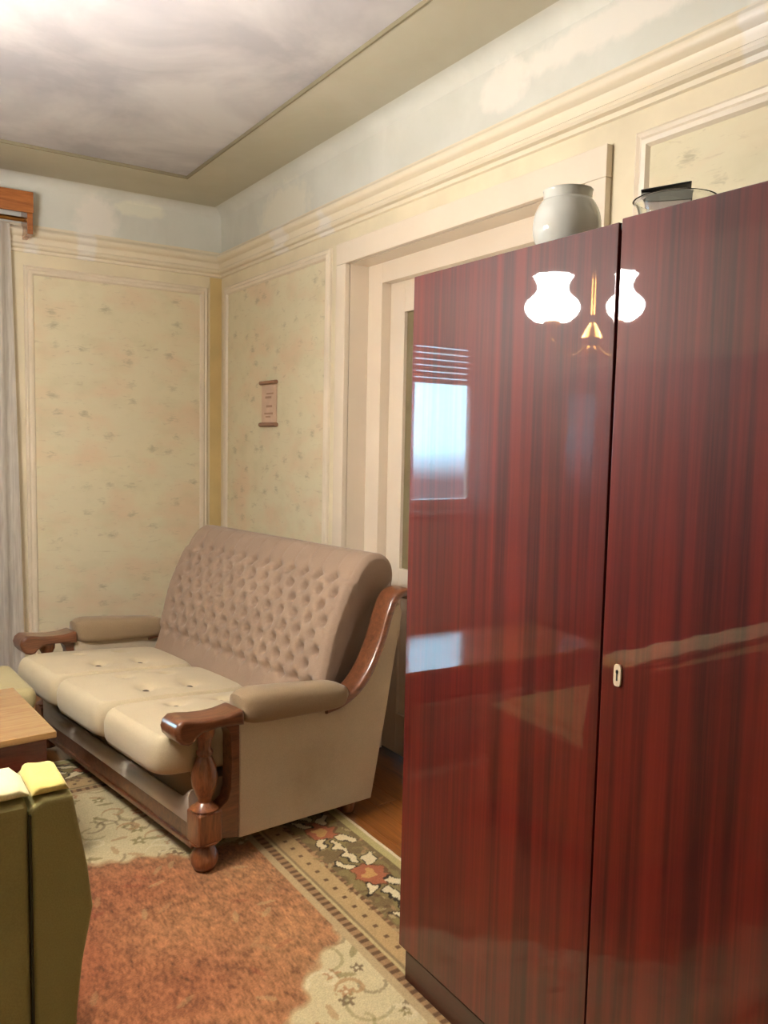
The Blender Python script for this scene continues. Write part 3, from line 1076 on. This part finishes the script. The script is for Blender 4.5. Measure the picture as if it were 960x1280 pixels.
# back rest, deep diamond tufting on the face, roll over the top
prof = catmull([(.500, .330), (.520, .400), (.545, .470), (.575, .570), (.607, .690), (.650, .790), (.693, .872), (.728, .935), (.780, .978), (.845, .980), (.893, .945), (.905, .885), (.885, .80)], 8)
prof = np.array(prof)
seg = np.r_[0, np.cumsum(np.hypot(*np.diff(prof, axis=0).T))]
TL = seg[-1]
NV, NU = 150, 260
sv = np.linspace(0, TL, NV)
PX = np.interp(sv, seg, prof[:, 0])
PZ = np.interp(sv, seg, prof[:, 1])
tx, tz = np.gradient(PX), np.gradient(PZ)
ln_ = np.hypot(tx, tz)
NXv, NZv = -tz / ln_, tx / ln_          # outward normal of the face (forward and up)
y0b, y1b = .085, SL - .085
yv = np.linspace(y0b, y1b, NU)
s_at = lambda z: float(np.interp(z, PZ[:NV * 6 // 10], sv[:NV * 6 // 10]))
s_lo, s_hi = s_at(.505), s_at(.915)
ROWS = 8
COLS = 13
rows_s = np.linspace(s_lo, s_hi, ROWS)
pitch_y = (y1b - y0b - .07) / COLS
dist_pts = []
for i, s0 in enumerate(rows_s):
    off = 0.5 if i % 2 == 0 else 1.0
    for j in range(COLS if i % 2 == 0 else COLS - 1):
        dist_pts.append((s0, y0b + .035 + (j + off) * pitch_y))
S2, Y2 = np.meshgrid(sv, yv, indexing='ij')
D = np.zeros_like(S2)
row_h = rows_s[1] - rows_s[0]
for (s0, yy) in dist_pts:
    d2 = ((S2 - s0) ** 2 + (Y2 - yy) ** 2)
    D -= .030 * np.exp(-d2 / (2 * .012 ** 2)) + .008 * np.exp(-d2 / (2 * .020 ** 2))
# diamond creases between neighbouring buttons
ph = (Y2 - (y0b + .035)) / pitch_y
pv = (S2 - s_lo) / row_h
a_ = (ph - .5) - pv / 2
b_ = (ph - .5) + pv / 2
cr = np.minimum(np.abs(a_ - np.round(a_)), np.abs(b_ - np.round(b_))) * pitch_y
mask = np.clip((S2 - s_lo + .01) / .02, 0, 1) * np.clip((s_hi + .01 - S2) / .02, 0, 1)
D -= .0022 * np.exp(-(cr / .006) ** 2) * mask
# pleats running over the top roll and down below the last row
pl = np.abs((ph - .5) - np.round(ph - .5)) * pitch_y
pl2 = np.abs(ph - np.round(ph)) * pitch_y
up_m = np.clip((S2 - s_hi) / .02, 0, 1) * np.clip(1 - (S2 - s_hi) / .16, 0, 1)
dn_m = np.clip((s_lo - S2) / .02, 0, 1) * np.clip(1 - (s_lo - S2) / .10, 0, 1)
D -= .004 * np.exp(-(pl2 / .007) ** 2) * up_m + .003 * np.exp(-(pl / .007) ** 2) * dn_m
D += .014 * mask + .006
eb = np.minimum(Y2 - y0b, y1b - Y2)
D -= .022 * np.clip(1 - eb / .028, 0, 1) ** 2
P = np.stack([PX[:, None] + NXv[:, None] * D, Y2, PZ[:, None] + NZv[:, None] * D], -1)
b = MB()
m_, n_ = P.shape[:2]
rows = [[b.bm.verts.new(P[i, j]) for j in range(n_)] for i in range(m_)]
for i in range(m_ - 1):
    for j in range(n_ - 1):
        b.bm.faces.new((rows[i][j], rows[i][j + 1], rows[i + 1][j + 1], rows[i + 1][j]))
# plain fabric back and the two gathered ends
bl = [[b.bm.verts.new((x, y, z)) for y in (y0b, y1b)] for (x, z) in ((.845, .62), (.775, .10), (.56, .10))]
seq0 = [rows[i][0] for i in range(m_)] + [r[0] for r in bl]
seq1 = [rows[i][-1] for i in range(m_)] + [r[1] for r in bl]
c0 = b.bm.verts.new((.76, y0b + .07, .70))
c1 = b.bm.verts.new((.76, y1b - .07, .70))
for q_, cc in ((seq0, c0), (seq1, c1)):
    for i in range(len(q_)):
        b.bm.faces.new((q_[i], q_[(i + 1) % len(q_)], cc))
b.bm.faces.new(list(reversed(rows[-1])) + [bl[0][0], bl[0][1]])
b.bm.faces.new((bl[0][0], bl[0][1], bl[1][1], bl[1][0]))
b.bm.faces.new((bl[1][0], bl[1][1], bl[2][1], bl[2][0]))
b.bm.faces.new([bl[2][0], bl[2][1]] + list(reversed(rows[0])))
back = b.build('backrest', M['fabric'], sofa, angle=70)
for (s0, yy) in dist_pts:
    i = int(np.argmin(np.abs(sv - s0)))
    j = int(np.argmin(np.abs(yv - yy)))
    put_button(back, P[i, j] + np.array([NXv[i], 0, NZv[i]]) * .0005, (NXv[i], 0, NZv[i]))

# ------------------------------------------------------------------ wardrobe
WF, WY0, WY1, WH = 1.199, 0.415, 1.718, 1.85
wr = thing('wardrobe', 'tall mahogany wardrobe with two glossy striped doors standing before the doorway', 'wardrobe', (WF, WY1, 0))
MA, MBB = M['mahogany_a'], M['mahogany_b']
dep = .575
b = MB()
b.box(.022, dep, -.022, 0, .09, WH, bevel=.002)
b.box(.022, dep, WY0 - WY1, WY0 - WY1 + .022, .09, WH, bevel=.002)
b.box(.022, dep, WY0 - WY1 + .022, -.022, WH - .026, WH, bevel=.002)
b.box(.022, dep, WY0 - WY1 + .022, -.022, .09, .112, bevel=.002)
b.box(dep - .008, dep, WY0 - WY1 + .022, -.022, .112, WH - .026)
b.box(.024, dep - .01, 1.063 - WY1 - .009, 1.063 - WY1 + .009, .112, WH - .026)
b.build('carcass', M['mahogany_dark'], wr)
MB().box(.012, dep - .02, WY0 - WY1 + .012, -.014, rt, .09, bevel=.003).build('plinth', M['mahogany_dark'], wr)
# left door, closed
MB().box(0, .02, 1.067 - WY1, 0, .104, WH, bevel=.0025).build('door', MA, wr)
# right door, hinged at its right edge and a touch ajar; it has sagged, so the gap widens to the top
rd = bpy.data.objects.new('door', None)
hy = WY0 - WY1
wd = 1.054 - WY0
rdm = MB().box(-.02, 0, 0, wd, .104 - .0, WH, bevel=.0025).build('door', MBB, wr, loc=(.02, hy, 0))
rdm.rotation_euler = (math.radians(.10), 0, math.radians(1.05))
bpy.data.objects.remove(rd)
es = MB()
ol = []
for a in np.linspace(0, 2 * PI, 24, endpoint=False):
    c_, s_ = math.cos(a), math.sin(a)
    ol.append((.0085 * math.copysign(abs(c_) ** .5, c_), .021 * math.copysign(abs(s_) ** .5, s_)))
es.prism(ol, -.004, 0, 'x', bevel=.0012)
esc = es.build('escutcheon', M['bone'], rdm, loc=(-.020, wd - .040, 1.017))
kh = MB().prism([(-.0014, -.010), (.0014, -.010), (.0014, .003), (.0028, .005), (.0028, .009), (0, .011), (-.0028, .009), (-.0028, .005), (-.0014, .003)], -.0046, -.0038, 'x')
khm = kh.build('keyhole', M['black'], None)
khm.parent = rdm
khm.location = (-.020, wd - .040, 1.017)
MB().lathe([(.009, -.003), (.011, .002), (.011, .007), (.006, .011)], (.014, 1.061 - WY1, WH - .0115), 14).build('top_catch', M['black'], wr)

# ------------------------------------------------------------------ on top of the wardrobe
v = MB()
pr = catmull([(.040, .0), (.050, .002), (.050, .010), (.045, .020), (.048, .038), (.064, .064), (.0785, .093), (.083, .122), (.079, .152), (.067, .178), (.060, .185), (.059, .190), (.0595, .204), (.061, .209)], 5)
v.lathe(pr, n=40, cap=False)
inn = [(r - .004, z + (.004 if z < .01 else 0)) for r, z in reversed(pr)]
rows_ = None
v2 = MB()
v2.lathe(pr + inn, n=40, cap=True)
v.bm.free()
o = v2.build('white_vase', M['porcelain'], None, angle=60, loc=(1.50, 1.500, WH))
tag(o, 'round white glass vase with a wide collar standing on top of the wardrobe', 'vase')

b = MB()
pr = catmull([(.030, .004), (.048, .006), (.062, .018), (.068, .045), (.071, .070), (.077, .094), (.085, .102)], 5)
inn = [(max(.002, r - .0035), z + (.004 if z < .02 else .0012)) for r, z in reversed(pr)]
b.lathe([(.029, 0)] + pr + inn, n=40, cap=True)
o = b.build('glass_bowl', M['glass'], None, angle=60, loc=(1.46, 1.152, WH))
tag(o, 'clear glass bowl with a flared rim on top of the wardrobe', 'bowl')

bx = thing('grey_box', 'small pale box with dark grey top and raised black lid behind the glass bowl', 'box', (1.65, 1.325, WH), math.radians(38))
MB().box(-.040, .040, -.056, .056, .0, .162, bevel=.002).build('box_body', M['boxpale'], bx)
MB().box(-.042, .042, -.058, .058, .162, .184, bevel=.002).build('box_collar', M['greybox'], bx)
ld = MB().box(-.043, .043, -.112, 0, 0, .004, bevel=.001).build('lid', M['black'], bx, loc=(0, .058, .187))
ld.rotation_euler = (math.radians(-6), 0, 0)

# ------------------------------------------------------------------ small scroll on the wallpaper
s = thing('wall_scroll', 'small pinkish paper scroll with brown rods hung on the wallpaper above the sofa', 'wall scroll', (XR - .003, 4.10, 1.63))
MB().box(-.006, -.002, -.092, .092, -.112, .112).build('scroll_sheet', M['paper'], s, smooth=False)
MB().tube([(-.011, -.100, .113), (-.011, .100, .113)], .0105, 12).build('rod', M['rod'], s)
MB().tube([(-.011, -.105, -.113), (-.011, .100, -.113)], .0115, 12).build('rod', M['rod'], s)
b = MB()
for (y0, y1, z0, z1) in ((-.055, .03, .05, .058), (-.03, .045, .028, .04), (-.04, .03, -.02, -.008), (-.05, .055, -.058, -.048), (-.02, .04, -.074, -.066)):
    b.box(-.0068, -.0058, y0, y1, z0, z1)
b.build('print', M['ink'], s, smooth=False)

# ------------------------------------------------------------------ coffee table
ct = thing('coffee_table', 'low coffee table with pale glossy top and dark red apron in front of the sofa', 'coffee table', (0.538, 2.70, rt), math.radians(4))
TT = .50 - rt
MB().box(-1.14, 0, 0, .56, TT - .022, TT, bevel=.004).build('table_top', M['table_top'], ct)
b = MB()
b.box(-1.115, -.025, .022, .042, TT - .150, TT - .022, bevel=.003)
b.box(-1.115, -.025, .518, .538, TT - .150, TT - .022, bevel=.003)
b.box(-.045, -.025, .042, .518, TT - .150, TT - .022, bevel=.003)
b.box(-1.115, -1.095, .042, .518, TT - .150, TT - .022, bevel=.003)
b.build('apron', M['table_red'], ct)
for (x, y) in ((-.05, .05), (-.05, .51), (-1.09, .05), (-1.09, .51)):
    MB().loft([[(x - q, y - q, z), (x + q, y - q, z), (x + q, y + q, z), (x - q, y + q, z)] for q, z in ((.015, 0), (.024, TT - .15), (.024, TT - .03))]).build('leg', M['table_red'], ct)

# ------------------------------------------------------------------ upholstered stool beyond the table
st = thing('footstool', 'beige upholstered footstool beyond the coffee table by the net curtain', 'stool', (0.375, 3.58, rt), math.radians(4))
MB().box(-.21, .21, -.21, .21, .10, .335, bevel=.03, seg=3).build('stool_base', M['stool'], st)
MB().box(-.216, .216, -.216, .216, .343, .44, bevel=.035, seg=4).build('stool_cushion', M['stool'], st)
for (x, y) in ((-.16, -.16), (.16, -.16), (-.16, .16), (.16, .16)):
    MB().lathe([(.016, 0), (.022, .1)], (x, y, 0), 12).build('leg', W, st)

# ------------------------------------------------------------------ olive sofa with its back to the camera
ol_s = thing('olive_sofa', 'olive green upholstered sofa seen from behind at the lower left corner', 'sofa', (0.365, 1.66, rt), math.radians(3))
HL = 1.45
# arm slab on the near end: bulging outline seen from behind
outl = [(-.085, .05), (-.005, .05), (.000, .25), (.012, .36), (.034, .47), (.024, .56), (.006, .66), (-.004, .715), (-.060, .722), (-.088, .70), (-.085, .4)]
MB().prism(outl, 0, .19, 'y', bevel=.012, seg=3).build('wing', M['olive'], ol_s, angle=50)
outl2 = [(-HL - x_, z_) for x_, z_ in outl]
MB().prism(outl2, 0, .19, 'y', bevel=.012, seg=3).build('wing', M['olive'], ol_s, angle=50)
for x_ in (-.085, -HL):
    MB().box(x_, x_ + .085, .192, .74, .05, .425, bevel=.02, seg=3).build('arm', M['olive'], ol_s)
MB().prism([(.002, .05), (.20, .05), (.165, .712), (.03, .722), (.002, .712)], -HL + .088, -.088, 'x', bevel=.012, seg=3).build('backrest', M['olive'], ol_s, angle=50)
MB().tube([(-.0865, .000, .06), (-.0865, -.001, .4), (-.0865, .002, .695)], .0028, 8).build('seam_piping', M['seam'], ol_s)
MB().box(-HL + .088, -.088, .21, .74, .12, .34, bevel=.02, seg=3).build('seat_base', M['olive'], ol_s)
MB().box(-HL + .09, -.09, .205, .75, .342, .43, bevel=.03, seg=4).build('seat_cushion', M['olive'], ol_s)
for (x, y) in ((-.05, .06), (-.05, .72), (-HL + .05, .06), (-HL + .05, .72)):
    MB().box(x - .025, x + .025, y - .025, y + .025, 0, .052, bevel=.004).build('foot', M['seam'], ol_s)


# pale yellow and cream rounded strips along its top
def pad(name, mat, x0, x1, y0, y1, zt, th, label, seedp, drop):
    """soft rounded strip: rounded cross-section carried along x, closing at both ends"""
    rings = []
    for x in np.linspace(x0, x1, max(14, int((x1 - x0) / .02))):
        en = min(x - x0, x1 - x)
        f = math.sqrt(max(0.02, 1 - (1 - min(1, en / .018)) ** 2))
        hh = th * f * (1 + .12 * math.sin(x * 31 + seedp) + .08 * math.sin(x * 73))
        yy0, yy1 = y0 + .004 * math.sin(x * 40 + seedp), y1 + .006 * math.sin(x * 27 + seedp)
        ring = []
        for a in np.linspace(0, 2 * PI, 28, endpoint=False):
            c_, s_ = math.cos(a), math.sin(a)
            yv_ = (yy0 + yy1) / 2 + (yy1 - yy0) / 2 * math.copysign(abs(c_) ** .5, c_) * (.86 + .14 * f)
            fold = 1 + .10 * math.sin(yv_ * 60 + seedp * 3) if s_ > 0 else 1
            ring.append((x, yv_, zt + hh / 2 + hh / 2 * math.copysign(abs(s_) ** .6, s_) * fold))
        rings.append(ring)
    o = MB().loft(rings).build(name, mat, None, angle=70)
    return tag(o, label, 'pad')


pad('sofa_top_pad', M['yellow'], .286, .356, 1.668, 1.815, .732, .024, 'pale yellow rounded pad at the right end of the olive sofa top', .4, 0)
pad('sofa_top_pad', M['ivory_cloth'], -.75, .283, 1.668, 1.80, .734, .026, 'cream white rounded pad along the top of the olive sofa back', 2.1, 0)

# ------------------------------------------------------------------ tall dark cabinet on the left wall (seen mirrored in the wardrobe)
cb = thing('wall_cabinet', 'tall dark cabinet on the left wall, seen only mirrored in the glossy wardrobe', 'cabinet', (XL, 1.75, 0))
CD, CL, CH = .50, 2.4, 1.96
MB().box(.006, CD, 0, CL, .08, CH, bevel=.003).build('carcass', M['mahogany_dark'], cb)
MB().box(.03, CD - .03, .02, CL - .02, 0, .08).build('plinth', M['mahogany_dark'], cb)
cd0 = MB().box(0, .02, .003, CL / 4 - .003, .10, CH - .02, bevel=.003).build('door', M['mahogany_b'], cb, loc=(CD, 0, 0))
kn0 = MB().lathe([(.006, 0), (.006, .012), (.014, .018), (.012, .026), (.003, .028)], n=12).build('knob', M['brass'], cd0, loc=(.02, CL / 4 - .05, 1.05))
kn0.rotation_euler = (0, PI / 2, 0)
for k in range(1, 4):
    c = dup(cd0, cb, (CD, k * CL / 4, 0))
    dup(kn0, c, (.02, .05 if k % 2 else CL / 4 - .05, 1.05), (0, PI / 2, 0))
